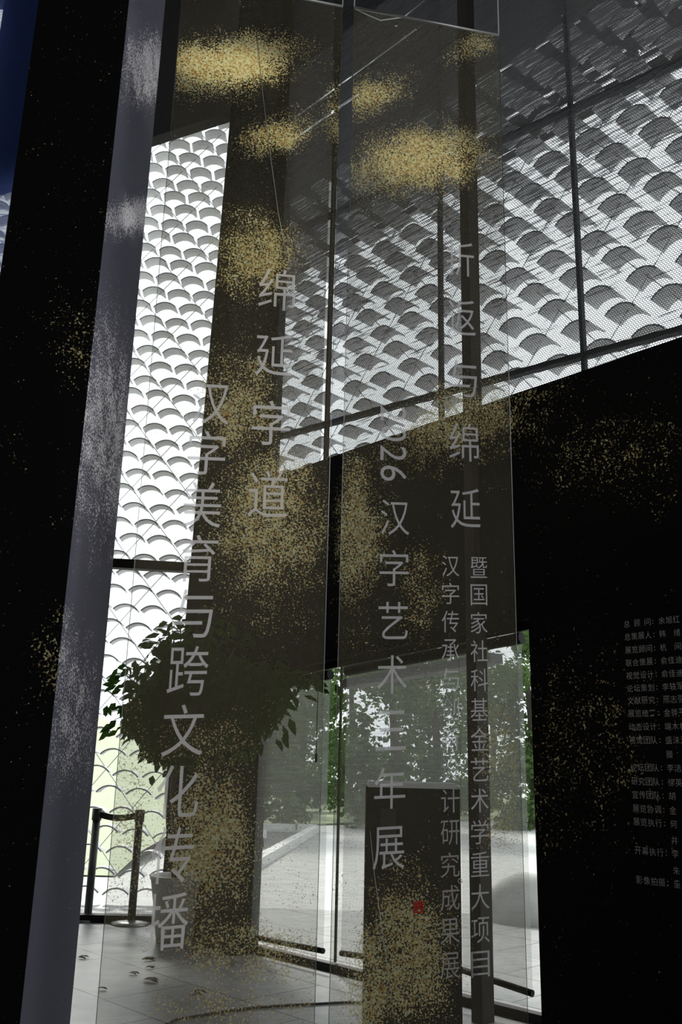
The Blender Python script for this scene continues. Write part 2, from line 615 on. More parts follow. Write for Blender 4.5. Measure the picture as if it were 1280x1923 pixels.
MT = {
    'wall': sunflecked('black sunflecked wall plaster', (.0045, .004, .004), patch_list(F, SUNFLECK_F), 75),
    'pillar_shaded': sunflecked('sunflecked pillar face in shade', (.004, .004, .004), patch_list(PF, SUNFLECK_PF), 95),  # shade put into the colour as near-black, light as flecks
    'pillar_lit': sunflecked('sunflecked pillar face in light', (.10, .10, .125), patch_list(PS, SUNFLECK_PS), 105, tint=(.62, .60, .62)),  # lighter colour because this face catches the window light
    'ceiling': plain('dark ceiling', (.012, .011, .010), .9),
    'floor': floor_mat(),
    'frame': plain('black steel frame', (.006, .006, .006), .6, 0, .2),
    'steel': plain('brown steel column', (.022, .014, .011), .7),
    'glass': glass_mat('window glass'),
    'veil_left': veil('sheer sunflecked fabric of the left banner', patch_list(BN, SUNFLECK_A), .36),
    'veil_right': veil('sheer sunflecked fabric of the right banner', patch_list(BN, SUNFLECK_B), .36),
    'ink': ink('pale grey ink', (.86, .84, .86), .70),
    'ink_small': ink('dim grey ink', (.85, .84, .84), .95),
    'seal': ink('red seal ink', (.75, .06, .04), .8),
    'rod': plain('aluminium rod', (.35, .35, .34), .4, .8),
    'wire': plain('steel wire', (.5, .5, .5), .35, .9),
    'blind': screen_fabric('open weave sunscreen fabric', .0165, .0125, .0027, (.09, .09, .095), streak=.8, hole=.04, streak_thr=(.58, .66), tl=.4, zdim=(3.9, 6.0)),
    'blind_fine': screen_fabric('fine sunscreen fabric', .0075, .0065, .0016, (.36, .36, .35), thread=.60, hole=.12, streak=.12),
    'blind_band': screen_fabric('coarse dark mesh', .030, .018, .0068, (.02, .02, .02), thread=1, hole=.25, streak=.6, streak_thr=(.45, .6)),
    'blind_navy': screen_fabric('navy sunscreen fabric', .012, .010, .0028, (.03, .05, .16), thread=.95, hole=.45, streak=.3),
    'tile': plain('grey clay roof tile', (.60, .60, .62), .85, bump=.15, bscale=25, var=.2),
    'cable': plain('stainless cable', (.42, .42, .44), .4, .8),
    'eave': plain('dark timber slat', (.035, .028, .022), .8),
    'paving': plain('pale plaza paving', (.42, .42, .41), .85, bump=.1, bscale=6, var=.15),
    'road': plain('grey road asphalt', (.17, .17, .17), .9, var=.2, bscale=20),
    'lawn': plain('short lawn', (.23, .27, .16), .95, bump=.5, bscale=30, var=.3),
    'bank': plain('pale dry grass', (.34, .37, .26), .95, bump=.5, bscale=30, var=.3),
    'kerb': plain('white kerb stone', (.75, .75, .73), .8),
    'bark': plain('bark', (.06, .05, .04), .9, bump=.5, bscale=30, var=.3),
    'leaf_in': leaf_mat('indoor tree leaf', (.018, .042, .010), (.045, .095, .018), .35),
    'leaf_out': leaf_mat('garden leaf', (.05, .09, .035), (.12, .19, .06), .4),
    'leaf_dry': plain('dry fallen leaf', (.07, .05, .03), .8, var=.3),
    'pot': plain('pale speckled planter', (.52, .52, .50), .7, bump=.3, bscale=60, var=.4),
    'soil': plain('soil', (.02, .015, .01), 1),
    'post': plain('black powder coat', (.010, .010, .010), .45),
    'base': plain('brushed steel base plate', (.32, .32, .32), .35, .7),
    'belt': plain('black belt webbing', (.006, .006, .006), .8),
    'plinth': plain('black plinth', (.006, .005, .004), .8),
    'plinth_top': plain('white plinth top', (.75, .75, .73), .5),
    'plate': plain('dark grey plate', (.035, .035, .037), .5),
    'rock': plain('pale boulder', (.42, .42, .40), .9, bump=.4, bscale=8, var=.2),
    'sign': plain('white sign board', (.85, .85, .85), .6),
    'cable_black': plain('black rubber cable', (.008, .008, .008), .6),
    'beam': plain('dark canopy beam', (.03, .03, .03), .7),
}

# ------------------------------------------------------------------ setting: planes

mb = MB()
mb.poly([(-9, -5, 0), (7, -5, 0), (7, 9.2, 0), (-9, 9.2, 0)])
mb.hexa([(-9, -5, -.12), (7, -5, -.12), (7, -5, 0), (-9, -5, 0)], [(-9, 9.2, -.12), (7, 9.2, -.12), (7, 9.2, 0), (-9, 9.2, 0)])
mb.f.pop(0); mb.uv.pop(0); mb.mi.pop(0); mb.smooth.pop(0); mb.f = [tuple(i - 4 for i in f) for f in mb.f]; mb.v = mb.v[4:]
mb.build('floor', MT['floor'], kind='structure')

CEIL = 9.6
EV = G.off(2.4).sz(900, 330)[1]               # height of the eave outside
p1, p2 = G.at(-1.2, 0, .1), G.at(7.5, 0, .1)
mb = MB()
foot = [(-9, -5), (p2.x, -5), (p2.x, p2.y), (p1.x, p1.y), (p1.x, 8.5), (-9, 8.5)]
mb.poly([(x, y, CEIL) for x, y in foot])
mb.poly([(x, y, CEIL + .2) for x, y in foot])
for i in range(6):
    a, b = foot[i], foot[(i + 1) % 6]
    mb.poly([(*a, CEIL), (*b, CEIL), (*b, CEIL + .2), (*a, CEIL + .2)])
mb.build('ceiling', MT['ceiling'], kind='structure')

sA = F.sz(448, 1600)[0]                          # left jamb of the openings
sB = F.sz(1003, 1500)[0]                         # right jamb of the lower opening
sR = 6.5
sL = F.sz(372, 1600)[0]
(s1, z1), (s2, z2) = F.sz(520, 893), F.sz(1280, 632)
sill = lambda s: z1 + (z2 - z1) * (s - s1) / (s2 - s1)
(t1, y1), (t2, y2) = F.sz(600, 1243), F.sz(1000, 1160)
lint = lambda s: y1 + (y2 - y1) * (s - t1) / (t2 - t1)
mb = MB()
mb.prism(F, [(sA, lint(sA)), (sB, lint(sB)), (sB, sill(sB)), (sA, sill(sA))], 0, TH - .03)
mb.build('trim_4', MT['wall'], kind='structure')
mb = MB()
mb.prism(F, [(sB, 0), (sR, 0), (sR, sill(sR)), (sB, sill(sB))], 0, TH - .03)
mb.build('wall_right', MT['wall'], kind='structure')
mb = MB()
mb.prism(F, [(sL, 0), (sA, 0), (sA, CEIL), (sL, CEIL)], 0, TH + .01)
mb.build('trim_5', MT['wall'], kind='structure')

# right facade window: frame and panes on the glazing line
def strip(mb, pl, p, q, w, d0=-.03, d1=.03):     # straight bar between two points given in (s,z)
    (sa, za), (sb, zb) = p, q
    dx, dz = sb - sa, zb - za
    l = math.hypot(dx, dz)
    nx, nz = -dz / l * w / 2, dx / l * w / 2
    mb.prism(pl, [(sa - nx, za - nz), (sb - nx, zb - nz), (sb + nx, zb + nz), (sa + nx, za + nz)], d0, d1)

sG0 = G.sz(464, 1600)[0]
sG1 = sR
wn = MB()
gs = lambda px, py: G.sz(px, py)
for (pa, pb, w) in (((612, 860), (650, 20), .022), ((829, 790), (826, 230), .022), ((1097, 688), (1058, 60), .024)):
    (sa, za), (sb, zb) = gs(*pa), gs(*pb)
    strip(wn, G, (sa, za - .8), (sa, CEIL), w, -.02, .02)
for (pa, pb, w) in (((612, 797), (1097, 668), .034), ((620, 405), (1280, 115), .030)):
    (sa, za), (sb, zb) = gs(*pa), gs(*pb)
    k = (zb - za) / (sb - sa)
    strip(wn, G, (sG0 - .2, za + k * (sG0 - .2 - sa)), (sG1, za + k * (sG1 - sa)), w, -.028, .028)
w1 = wn.build('window_1', MT['frame'], kind='structure')
w1['_w'] = [0, 0, 0]
gp = MB().prism(G, [(sG0 - .25, 3.0), (sG1, 3.0), (sG1, CEIL), (sG0 - .25, CEIL)], -.006, .006)
gp.build('pane', MT['glass'], w1)

# lower glazing of the right facade
wn = MB()
strip(wn, G, (sG0 - .2, .025), (sB + .25, .025), .05)
(sa, za) = gs(636, 1500)
strip(wn, G, (sa, .06), (sa, 3.0), .012, -.008, .008)
w2 = wn.build('window_2', MT['frame'], kind='structure')
w2['_w'] = [0, 0, 0]
MB().prism(G, [(sG0 - .25, .07), (sB + .3, .07), (sB + .3, 2.98), (sG0 - .25, 2.98)], -.006, .006).build('pane', MT['glass'], w2)

# steel column standing in the glazing
cm = MB()
(c0, _), (c1, _) = F.off(-.05).sz(880, 1500), F.off(-.05).sz(919, 1500)
c1 = c0 + (c1 - c0) * .5
cm.prism(F, [(c0, 0), (c1, 0), (c1, EV), (c0, EV)], -.055, .05)
cm.build('trim_1', MT['steel'], kind='structure')

# left window wall
Lh = lambda px, py: LW.sz(px, py)
xr = Lh(362, 1060)[0]
xl = Lh(-120, 900)[0]
(ta, tza), (tb, tzb) = Lh(310, 262), Lh(435, 222)
top = lambda s: tza + (tzb - tza) * (s - ta) / (tb - ta)
mb = MB()
(ra, rza), (rb, rzb) = Lh(433, 240), Lh(357, 1100)
kx = (rb - ra) / (rzb - rza)
rx = lambda z: ra + kx * (z - rza)
mb.prism(LW, [(rx(0), 0), (xr + .32, 0), (xr + .6, CEIL), (rx(CEIL), CEIL)], -.12, .12)
mb.build('wall_back', MT['wall'], kind='structure')
# header over the left window
hd = MB()
hd.prism(LW, [(xl, top(xl)), (rx(top(xr)), top(rx(top(xr)))), (rx(CEIL), CEIL), (xl, CEIL)], -.10, .05)
hd.build('trim_2', MT['ceiling'], kind='structure')
wn = MB()
(a0, az0), (a1, az1) = Lh(217, 1059), Lh(361, 1067)
k = (az1 - az0) / (a1 - a0)
strip(wn, LW, (xl, az0 + k * (xl - a0)), (a1 + .1, az1 + k * .1), .085, -.05, .05)
strip(wn, LW, (xl, .03), (rx(0) + .02, .03), .06, -.05, .05)
w3 = wn.build('window_3', MT['frame'], kind='structure')
w3['_w'] = [0, 0, 0]
MB().prism(LW, [(xl, .05), (rx(0), .05), (rx(8), 8.2), (xl, 8.2)], -.006, .006).build('pane', MT['glass'], w3)

# left pillar: front face coloured dark for its shade, side face lighter as lit
mb = MB()
PH = CEIL
z = Vector((0, 0, PH))
def wallquad(a, b, mi):
    mb.poly([a, b, b + z, a + z], [(0, 0), ((b - a).length, 0), ((b - a).length, PH), (0, PH)], mi)
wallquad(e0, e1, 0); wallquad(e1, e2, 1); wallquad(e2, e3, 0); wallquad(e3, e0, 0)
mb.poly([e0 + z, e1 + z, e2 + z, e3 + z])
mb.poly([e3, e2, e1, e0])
mb.build('wall_left', [MT['pillar_shaded'], MT['pillar_lit']], kind='structure')

# dark walls behind and beside the camera close the room
mb = MB()
mb.hexa([(-9.1, -5.2, 0), (9, -5.2, 0), (9, -5.2, CEIL), (-9.1, -5.2, CEIL)], [(-9.1, -5, 0), (9, -5, 0), (9, -5, CEIL), (-9.1, -5, CEIL)])
mb.build('wall_front', MT['wall'], kind='structure')
mb = MB()
mb.hexa([(-6.2, -5, 0), (-6, -5, 0), (-6, -5, 7), (-6.2, -5, 7)], [(-6.2, 8.0, 0), (-6, 8.0, 0), (-6, 8.0, 7), (-6.2, 8.0, 7)])
mb.build('wall_side', MT['wall'], kind='structure')

# ------------------------------------------------------------------ outdoors
mb = MB()
mb.hexa([(-40, 8.0, -.3), (40, 8.0, -.3), (40, 8.0, -.14), (-40, 8.0, -.14)], [(-40, 60, -.3), (40, 60, -.3), (40, 60, -.14), (-40, 60, -.14)])
mb.hexa([(1.0, 3, -.3), (40, 3, -.3), (40, 3, -.14), (1.0, 3, -.14)], [(-1.5, 8.0, -.3), (40, 8.0, -.3), (40, 8.0, -.14), (-1.5, 8.0, -.14)])
mb.build('ground', MT['paving'], kind='structure')

def slab(name, pix, z0, z1, mat, **kw):          # flat slab on the ground bounded by points
    pts = [ground(px, py, z0) if not isinstance(px, Vector) else px for px, py in pix]
    m = MB()
    n = len(pts)
    lo = [Vector((p.x, p.y, z0)) for p in pts]
    hi = [Vector((p.x, p.y, z1)) for p in pts]
    m.poly(hi)
    m.poly(lo[::-1])
    for i in range(n):
        j = (i + 1) % n
        m.poly([lo[i], lo[j], hi[j], hi[i]])
    return m.build(name, mat, kind='structure', **kw)
slab('lawn', [(300, 1556), (585, 1551), (1010, 1538), (1100, 1500), (200, 1500)], -.14, -.09, MT['lawn'])
slab('road', [(466, 1642), (594, 1566), (470, 1562), (400, 1640)], -.14, -.12, MT['road'])
km = MB()
for a, b in (((466, 1638), (592, 1563)), ((470, 1557), (594, 1561))):
    pa, pb = ground(*a, z=-.14), ground(*b, z=-.14)
    d = (pb - pa).normalized()
    nrm = Vector((-d.y, d.x, 0))
    km.box((pa + pb) / 2 + Vector((0, 0, .07)), d, nrm, (0, 0, 1), (pb - pa).length / 2, .09, .07)
km.build('kerb', MT['kerb'], kind='structure')
# grassy bank behind the left window
mb = MB()
NX, NY = 16, 12
def bank(i, j):
    x = -16 + 13.2 * i / NX
    y = 12.5 + 20 * j / NY
    zz = -.12 + 3.6 * (j / NY) ** 1.1 * (1 - .35 * (i / NX)) + .15 * math.sin(i * 1.7 + j) * (j > 0)
    return Vector((x, y, zz))
for i in range(NX):
    for j in range(NY):
        mb.poly([bank(i, j), bank(i + 1, j), bank(i + 1, j + 1), bank(i, j + 1)], sm=True)
mb.build('bank', MT['bank'], kind='structure')

# slatted timber eave beyond the glazing
mb = MB()
rnd = random.Random(3)
for k in range(46):
    d = .05 + k * .052
    zz = EV + .02 * rnd.random()
    g0 = G.at(0, 0, d)
    s = (-.098 * g0.y - g0.x) / (.692 - .098 * .722)   # cut off along the corner of the building
    while s < 9:
        l = rnd.uniform(1.2, 3.5)
        if rnd.random() < .93:
            mb.prism(G, [(s, zz), (s + l, zz), (s + l, zz + .03), (s, zz + .03)], d, d + (.059 - .037 * (k / 45) ** 3) * rnd.uniform(.92, 1.04))
        s += l + rnd.uniform(.0, .05)
mb.build('roof_eave', MT['eave'], kind='structure')
mb = MB()
mb.prism(G, [(sG0 - .12, EV - .03), (9, EV - .03), (9, CEIL), (sG0 - .12, CEIL)], -.06, .12)
mb.build('trim_6', MT['ceiling'], kind='structure')
# canopy beam outside the lower glazing
mb = MB()
GB = G.off(1.3)
(sa, za), (sb, zb) = GB.sz(650, 1286), GB.sz(932, 1236)
strip(mb, GB, (sa, za), (sb, zb), .075, -.08, .08)
mb.build('trim_3', MT['beam'], kind='structure')

# tile screens: curved clay roof tiles strung on a cable net
def tile_mesh():
    R, arc, t, dep = .165, math.radians(100), .014, .22
    n = 12
    m = MB()
    def ringp(r, k, y):
        a = math.pi / 2 + arc / 2 - arc * k / n
        return Vector((r * math.cos(a), y, r * math.sin(a) - R * .75))
    for k in range(n):
        for (r) in (R, R - t):
            m.poly([ringp(r, k, -dep / 2), ringp(r, k + 1, -dep / 2), ringp(r, k + 1, dep / 2), ringp(r, k, dep / 2)], sm=True)
        for y in (-dep / 2, dep / 2):
            m.poly([ringp(R, k, y), ringp(R, k + 1, y), ringp(R - t, k + 1, y), ringp(R - t, k, y)])
    for k in (0, n):
        m.poly([ringp(R, k, -dep / 2), ringp(R, k, dep / 2), ringp(R - t, k, dep / 2), ringp(R - t, k, -dep / 2)])
    return m
tm = tile_mesh()
tile_proto = tm.build('tile', MT['tile'])
tile_me = tile_proto.data
bpy.data.objects.remove(tile_proto)

def project(p):
    d = p - CAM
    zc = d.dot(Fw)
    return W / 2 + FPX * d.dot(Rt) / zc, H / 2 - FPX * d.dot(Up) / zc

def tile_screen(pl, s0, s1, z0, z1, pitch, row, visible, label, drop=0.0, deep=1.0):
    base = pl.at((s0 + s1) / 2, z0)
    root = thing('tile_screen', base, label, 'screen')
    ang = math.atan2(pl.a.y, pl.a.x)
    rn = random.Random(11)
    spots = []
    nr = int((z1 - z0) / row)
    for r in range(nr):
        s = s0 + (pitch / 2 if r % 2 else 0)
        while s < s1:
            p = pl.at(s, z0 + r * row - drop * (s - s0) + rn.uniform(-.015, .015), rn.uniform(-.02, .02))
            spots.append((p, ang + rn.uniform(-.07, .07), rn.uniform(-.05, .05)))
            s += pitch
    def key(q):
        px, py = project(q[0])
        return ((q[0] - CAM).length if visible(px, py) else 1e3 + (q[0] - CAM).length)
    spots.sort(key=key)
    rest = MB()
    for i, (p, az, tl) in enumerate(spots):
        if i < 100:
            o = bpy.data.objects.new('tile', tile_me)
            C.objects.link(o)
            o.parent = root
            o.location = p - base
            o.rotation_euler = (0, tl, az)
            o.scale = (1, deep, 1)
        else:
            mt = Matrix.Translation(p) @ Matrix.Rotation(az, 4, 'Z') @ Matrix.Rotation(tl, 4, 'Y') @ Matrix.Diagonal((1, deep, 1, 1))
            n = len(rest.v)
            rest.v += [mt @ v for v in tm.v]
            rest.f += [tuple(n + i for i in f) for f in tm.f]
            rest.uv += tm.uv; rest.mi += tm.mi; rest.smooth += tm.smooth
    if rest.v:
        rest.build('tile_field', MT['tile'], root, kind='stuff')
    # diagonal cables
    k = 2 * row / pitch
    nb = 0
    c = s0 - (z1 - z0) / k
    while c < s1:
        for sg in (1, -1):
            pts = []
            if sg > 0:
                a = (c, z0); b = (c + (z1 - z0) / k, z1)
            else:
                a = (c + (z1 - z0) / k, z0); b = (c, z1)
            (sa, za), (sb, zb) = a, b
            lo = max(0, (s0 - sa) / (sb - sa)) if sb > sa else max(0, (s1 - sa) / (sb - sa))
            hi = min(1, (s1 - sa) / (sb - sa)) if sb > sa else min(1, (s0 - sa) / (sb - sa))
            if hi > lo:
                q = MB().tube([pl.at(sa + (sb - sa) * lo, za + (zb - za) * lo), pl.at(sa + (sb - sa) * hi, za + (zb - za) * hi)], .004, 5)
                q.build('cable', MT['cable'], root)
                nb += 1
        c += pitch * 2
    return root
T1 = G.off(1.05)
tile_screen(T1, -1.1, 5.4, 2.95, EV - .1, .37, .225, lambda x, y: 490 < x < 1280 and 0 < y < 900,
            'right-hand screen of curved grey roof tiles strung on cables outside the high window')
T2 = LW.off(1.0)
tile_screen(T2, Lh(-150, 900)[0] - .3, T2.sz(436, 300)[0], .25, 9.4, .285, .18, lambda x, y: 150 < x < 440 and 200 < y < 1700,
            'left-hand screen of curved grey roof tiles strung on cables outside the tall bright window', drop=.06, deep=.7)

# trees beyond the lawn
def tree(px, y, hgt, rad, seed, label, mat):
    rn = random.Random(seed)
    b = at_depth(px, 1500, y)
    b.z = -.12
    root = thing('tree', b, label, 'tree', 'trees behind the lawn')
    t = MB()
    t.tube([b, b + Vector((.1, .1, hgt * .3)), b + Vector((-.05, 0, hgt * .6))], [.16, .13, .07], 8)
    t.build('trunk', MT['bark'], root)
    f = MB()
    for c in range(40):
        cc = b + Vector((rn.uniform(-.75, .75) * rad, rn.uniform(-.75, .75) * rad, hgt * rn.uniform(.05, .95) ** 1.2))
        cr = rad * rn.uniform(.3, .45)
        for i in range(130):
            d = Vector((rn.gauss(0, 1), rn.gauss(0, 1), rn.gauss(0, 1))).normalized()
            p = cc + d * cr * rn.random() ** .35
            f.leaf(p, Vector((rn.gauss(0, 1), rn.gauss(0, 1), rn.gauss(-.3, .6))), d, rn.uniform(.14, .24), rn.uniform(.09, .15))
    f.build('foliage', mat, root)
tl = [(480, 23, 5.8, 1.3, 'bushy tree seen through the glass left of the plinth, nearest the kerb'),
      (560, 29, 7.5, 1.65, 'tall dense tree seen directly behind the hanging foliage of the potted tree'),
      (655, 35, 8.6, 2.1, 'broad tree standing behind the left edge of the right banner'),
      (735, 24, 6.0, 1.35, 'dark broad tree seen above the left half of the plinth'),
      (815, 30, 7.4, 1.65, 'bushy tree seen above the right half of the plinth'),
      (925, 36, 8.8, 2.1, 'leafy tree seen just right of the steel column'),
      (1000, 25, 6.2, 1.4, 'tree at the right end of the row, beside the dark wall edge')]
for i, (px, y, h, r, lb) in enumerate(tl):
    tree(px, y, h, r, 40 + i, lb, MT['leaf_out'])

# boulder outside right
bm = bmesh.new()
bmesh.ops.create_icosphere(bm, subdivisions=4, radius=1)
bp = ground(985, 1760, -.14)
for v in bm.verts:
    n = v.co.copy()
    k = 1 + .08 * math.sin(3 * n.x + 1) + .06 * math.sin(4 * n.y + 2 * n.z)
    v.co = Vector((n.x * .42 * k, n.y * .34 * k, max(n.z, -.55) * .34 * k))
me = bpy.data.meshes.new('boulder')
bm.to_mesh(me)
bm.free()
for p in me.polygons:
    p.use_smooth = True
me.materials.append(MT['rock'])
bo = bpy.data.objects.new('boulder', me)
bo.location = bp + Vector((0, 0, .17))
C.objects.link(bo)
tag(bo, 'smooth pale boulder on the paving outside, beside the right wall edge', 'rock')

# white sign board on the lawn edge; the nearer board stands for its reflection
for px, py, lb in ((488, 1534, 'small white sign board farther away, against the trees'), (484, 1590, 'white board lower and nearer, standing in for a reflection of the farther sign')):
    p = ground(px, py, -.12)
    root = thing('sign_or_reflection_board', p, lb, 'sign', 'small white sign board and stand-in for its reflection')
    m = MB()
    hh = .5 if py < 1560 else .3
    for dx in (-.09, .09):
        MB().tube([p + Vector((dx, 0, 0)), p + Vector((dx, 0, hh))], .012, 6).build('post', MT['post'], root)
    m.box(p + Vector((0, -.02, hh * .75)), (1, 0, 0), (0, 1, 0), (0, 0, 1), .15, .012, hh * .25)
    m.build('board', MT['sign'], root)

# ------------------------------------------------------------------ roller blinds
def roller_blind(pl, c0, c1, zt, zb, mat, label, bar=True, bar_r=.018, chain=None, uvo=0, tube=True):
    """c0/c1 are s positions; zt/zb give heights at both ends"""
    mid = pl.at((c0 + c1) / 2, min(zb))
    root = thing('roller_blind', mid, label, 'blind', 'mesh roller blinds')
    m = MB()
    n = 6
    for i in range(n):
        a = c0 + (c1 - c0) * i / n
        b = c0 + (c1 - c0) * (i + 1) / n
        f = lambda q, s: q[0] + (q[1] - q[0]) * (s - c0) / (c1 - c0)
        pts = [(a, f(zb, a)), (b, f(zb, b)), (b, f(zt, b)), (a, f(zt, a))]
        m.poly([pl.at(s, z) for s, z in pts], [(s + uvo, z) for s, z in pts])
    m.build('mesh_sheet', mat, root)
    if bar:
        MB().tube([pl.at(c0, zb[0]), pl.at(c1, zb[1])], bar_r, 10).build('bottom_bar', MT['frame'], root)
    if tube:
        MB().tube([pl.at(c0, zt[0]), pl.at(c1, zt[1])], .035, 12).build('roller_tube', MT['frame'], root)
    if chain:
        s, za, zz = chain
        q = MB()
        q.tube([pl.at(s, za, -.03), pl.at(s, (za + zz) / 2, -.032), pl.at(s, zz, -.03)], .003, 6)
        q.tube([pl.at(s, zz + .06, -.03), pl.at(s, zz, -.03)], .009, 8)
        q.build('pull_chain', MT['frame'], root)
    return root
B = F.off(.145)
bs = lambda px, py: B.sz(px, py)[0]
zt = CEIL - .15
low = lambda s: sill(s) + .01 - .12
def upper(px0, px1, label, uvo):
    a, b = bs(*px0), bs(*px1)
    roller_blind(B, a, b, (zt, zt), (low(a) - .1, low(b) - .1), MT['blind'], label, bar=False, uvo=uvo)
upper((497, 700), (607, 700), 'mesh blind on the high window left of the thin bright gap, behind the left banner', 0)
upper((623, 700), (829, 700), 'mesh blind on the high window just right of the bright gap, behind the right banner', .3)
upper((829.5, 700), (1097, 690), 'mesh blind on the high window between the brown column and the right-hand mullion', .7)
sx = bs(1098, 690)
roller_blind(B, sx, sR - .5, (zt, zt), (low(sx) - .1, low(sR - .5) - .1), MT['blind'], 'rightmost mesh blind on the high window, above the credits wall', bar=False, uvo=1.1)

def lower_blind(pa, pb, label, chain=None, uvo=0):
    (a, za), (b, zb) = B.sz(*pa), B.sz(*pb)
    za, zb = max(za, .06), max(zb, .06)
    roller_blind(B, a, b, (lint(a) - .07, lint(b) - .07), (za, zb), MT['blind_fine'], label, chain=chain, uvo=uvo)
(chs, chz) = B.sz(599, 1432)
lower_blind((462, 1757), (607, 1786), 'fine mesh blind with pull chain on the low glazing, behind the left banner', (chs, lint(chs) - .1, chz))
lower_blind((640, 1790), (868, 1822), 'fine mesh blind on the low glazing behind the plinth', uvo=.4)
lower_blind((869, 1822), (1000, 1866), 'fine mesh blind on the low glazing with dark bottom bar, against the right wall edge', uvo=.9)
# coarse mesh valance along the head of the low glazing
VB = F.off(.075)
(va, _), (vb, _) = VB.sz(540, 1265), VB.sz(999, 1185)
v0, v1 = VB.sz(600, 1262)[1], VB.sz(999, 1184)[1]
vz = lambda s: .03 + v0 + (v1 - v0) * (s - VB.sz(600, 1262)[0]) / (vb - VB.sz(600, 1262)[0])
vm = MB()
pts = [(va, vz(va)), (vb, vz(vb)), (vb, vz(vb) + .26), (va, vz(va) + .26)]
vroot = thing('valance', VB.at((va + vb) / 2, vz((va + vb) / 2)), 'dark coarse mesh valance along the head of the low glazing', 'valance')
vm.poly([VB.at(s, z) for s, z in pts], pts)
vm.build('mesh_strip', MT['blind_band'], vroot)
q = MB()
strip(q, VB, (va, vz(va)), (vb, vz(vb)), .045, -.012, .012)
q.build('bottom_rail', MT['frame'], vroot)
# navy blind left of the pillar
NB = LW.off(-.2)
(na, _), (nb_, _) = NB.sz(-110, 400), NB.sz(105, 400)
roller_blind(NB, na, nb_, (9.5, 9.5), (2.0, 2.0), MT['blind_navy'], 'navy mesh blind at the far left edge, beyond the shaded pillar')

# ------------------------------------------------------------------ lettering helper
def glyph_mesh(txt, thin=-.004):
    cu = bpy.data.curves.new('t', 'FONT')
    cu.body = txt
    cu.size = 1
    cu.offset = thin
    cu.resolution_u = 3
    cu.fill_mode = 'FRONT'
    to = bpy.data.objects.new('t', cu)
    C.objects.link(to)
    dg = bpy.context.evaluated_depsgraph_get()
    dg.update()
    me = bpy.data.meshes.new_from_object(to.evaluated_get(dg))
    vs_ = [v.co.copy() for v in me.vertices]
    fs = [tuple(p.vertices) for p in me.polygons]
    bpy.data.objects.remove(to)
    bpy.data.curves.remove(cu)
    bpy.data.meshes.remove(me)
    return vs_, fs

def put_glyph(mb, txt, pl, s, z, w, h, d, rot=0, thin=-.004, shear=0.0):
    vs_, fs = glyph_mesh(txt, thin)
    if not vs_:
        return
    xs = [v.x for v in vs_]; ys = [v.y for v in vs_]
    x0, x1, y0, y1_ = min(xs), max(xs), min(ys), max(ys)
    n = len(mb.v)
    for v in vs_:
        u = (v.x - (x0 + x1) / 2) / max(x1 - x0, 1e-6)
        q = (v.y - (y0 + y1_) / 2) / max(y1_ - y0, 1e-6)
        if rot:
            u, q = q, -u
        mb.v.append(pl.at(s + u * w, z + q * h + shear * u * w, d))
    for f in fs:
        mb.f.append(tuple(n + i for i in f))
        mb.uv.append([(0, 0)] * len(f)); mb.mi.append(0); mb.smooth.append(False)

# ------------------------------------------------------------------ hanging banners
FLATS = {'一': (.9, .12), '三': (.9, .8), '二': (.9, .6)}
def column(root, txt, centers, w, h, name='character', mat=None, shear=.06):
    """centers: first and last glyph centre in the photograph's frame"""
    (px0, py0), (px1, py1) = centers
    a, b = BN.sz(px0, py0), BN.sz(px1, py1)
    n = len(txt)
    for i, ch in enumerate(txt):
        m = MB()
        t = i / max(1, n - 1)
        put_glyph(m, ch, BN, a[0] + (b[0] - a[0]) * t, a[1] + (b[1] - a[1]) * t, w * .96, h, -.004, shear=shear)
        m.build(name, mat or MT['ink'], root)

def banner(label, tl_, tr_, bl, br, mat, seams=()):
    a0, a1 = BN.sz(*tl_), BN.sz(*tr_)
    b0, b1 = BN.sz(*bl), BN.sz(*br)
    zb = .12
    sl0 = b0[0] + (b0[0] - a0[0]) * (zb - b0[1]) / (b0[1] - a0[1])
    sl1 = b1[0] + (b1[0] - a1[0]) * (zb - b1[1]) / (b1[1] - a1[1])
    root = thing('hanging_banner', BN.at((sl0 + sl1) / 2, zb), label, 'banner', 'sheer hanging banners')
    m = MB()
    nu, nv = 10, 40
    def P(i, j):
        u, v = i / nu, j / nv
        s = (sl0 + (sl1 - sl0) * u) * (1 - v) + (a0[0] + (a1[0] - a0[0]) * u) * v
        z = zb * (1 - v) + (a0[1] + (a1[1] - a0[1]) * u) * v
        return s, z, .006 * math.sin(u * 7 + v * 2) * (1 - v)
    for i in range(nu):
        for j in range(nv):
            q = [P(i, j), P(i + 1, j), P(i + 1, j + 1), P(i, j + 1)]
            m.poly([BN.at(*c) for c in q], [(c[0], c[1]) for c in q], sm=True)
    m.build('fabric_sheet', mat, root)
    MB().tube([BN.at(a0[0], a0[1]), BN.at(a1[0], a1[1])], .006, 8).build('top_rod', MT['rod'], root)
    for (s, z) in (a0, a1):
        MB().tube([BN.at(s, z), BN.at(s, CEIL)], .0025, 6).build('hanging_wire', MT['wire'], root)
    for e0_, e1_ in (((sl0, zb), a0), ((sl1, zb), a1)):
        MB().tube([BN.at(*e0_), BN.at(*e1_)], .0013, 5).build('hem', MT['wire'], root)
    for pts in seams:
        MB().tube([BN.at(*BN.sz(*q), -.003) for q in pts], .0012, 5).build('seam', MT['wire'], root)
    return root
bA = banner('left sheer flecked banner with two columns of pale characters', (345, -46), (643, 12), (180, 1923), (590, 1923), MT['veil_left'], [[(482, 60), (492, 170), (507, 290), (522, 400), (537, 480)]])
column(bA, '绵延字道', ((520, 545), (503, 928)), .165, .195)
column(bA, '汉字美育与跨文化传播', ((396, 757), (313, 1730)), .155, .185)
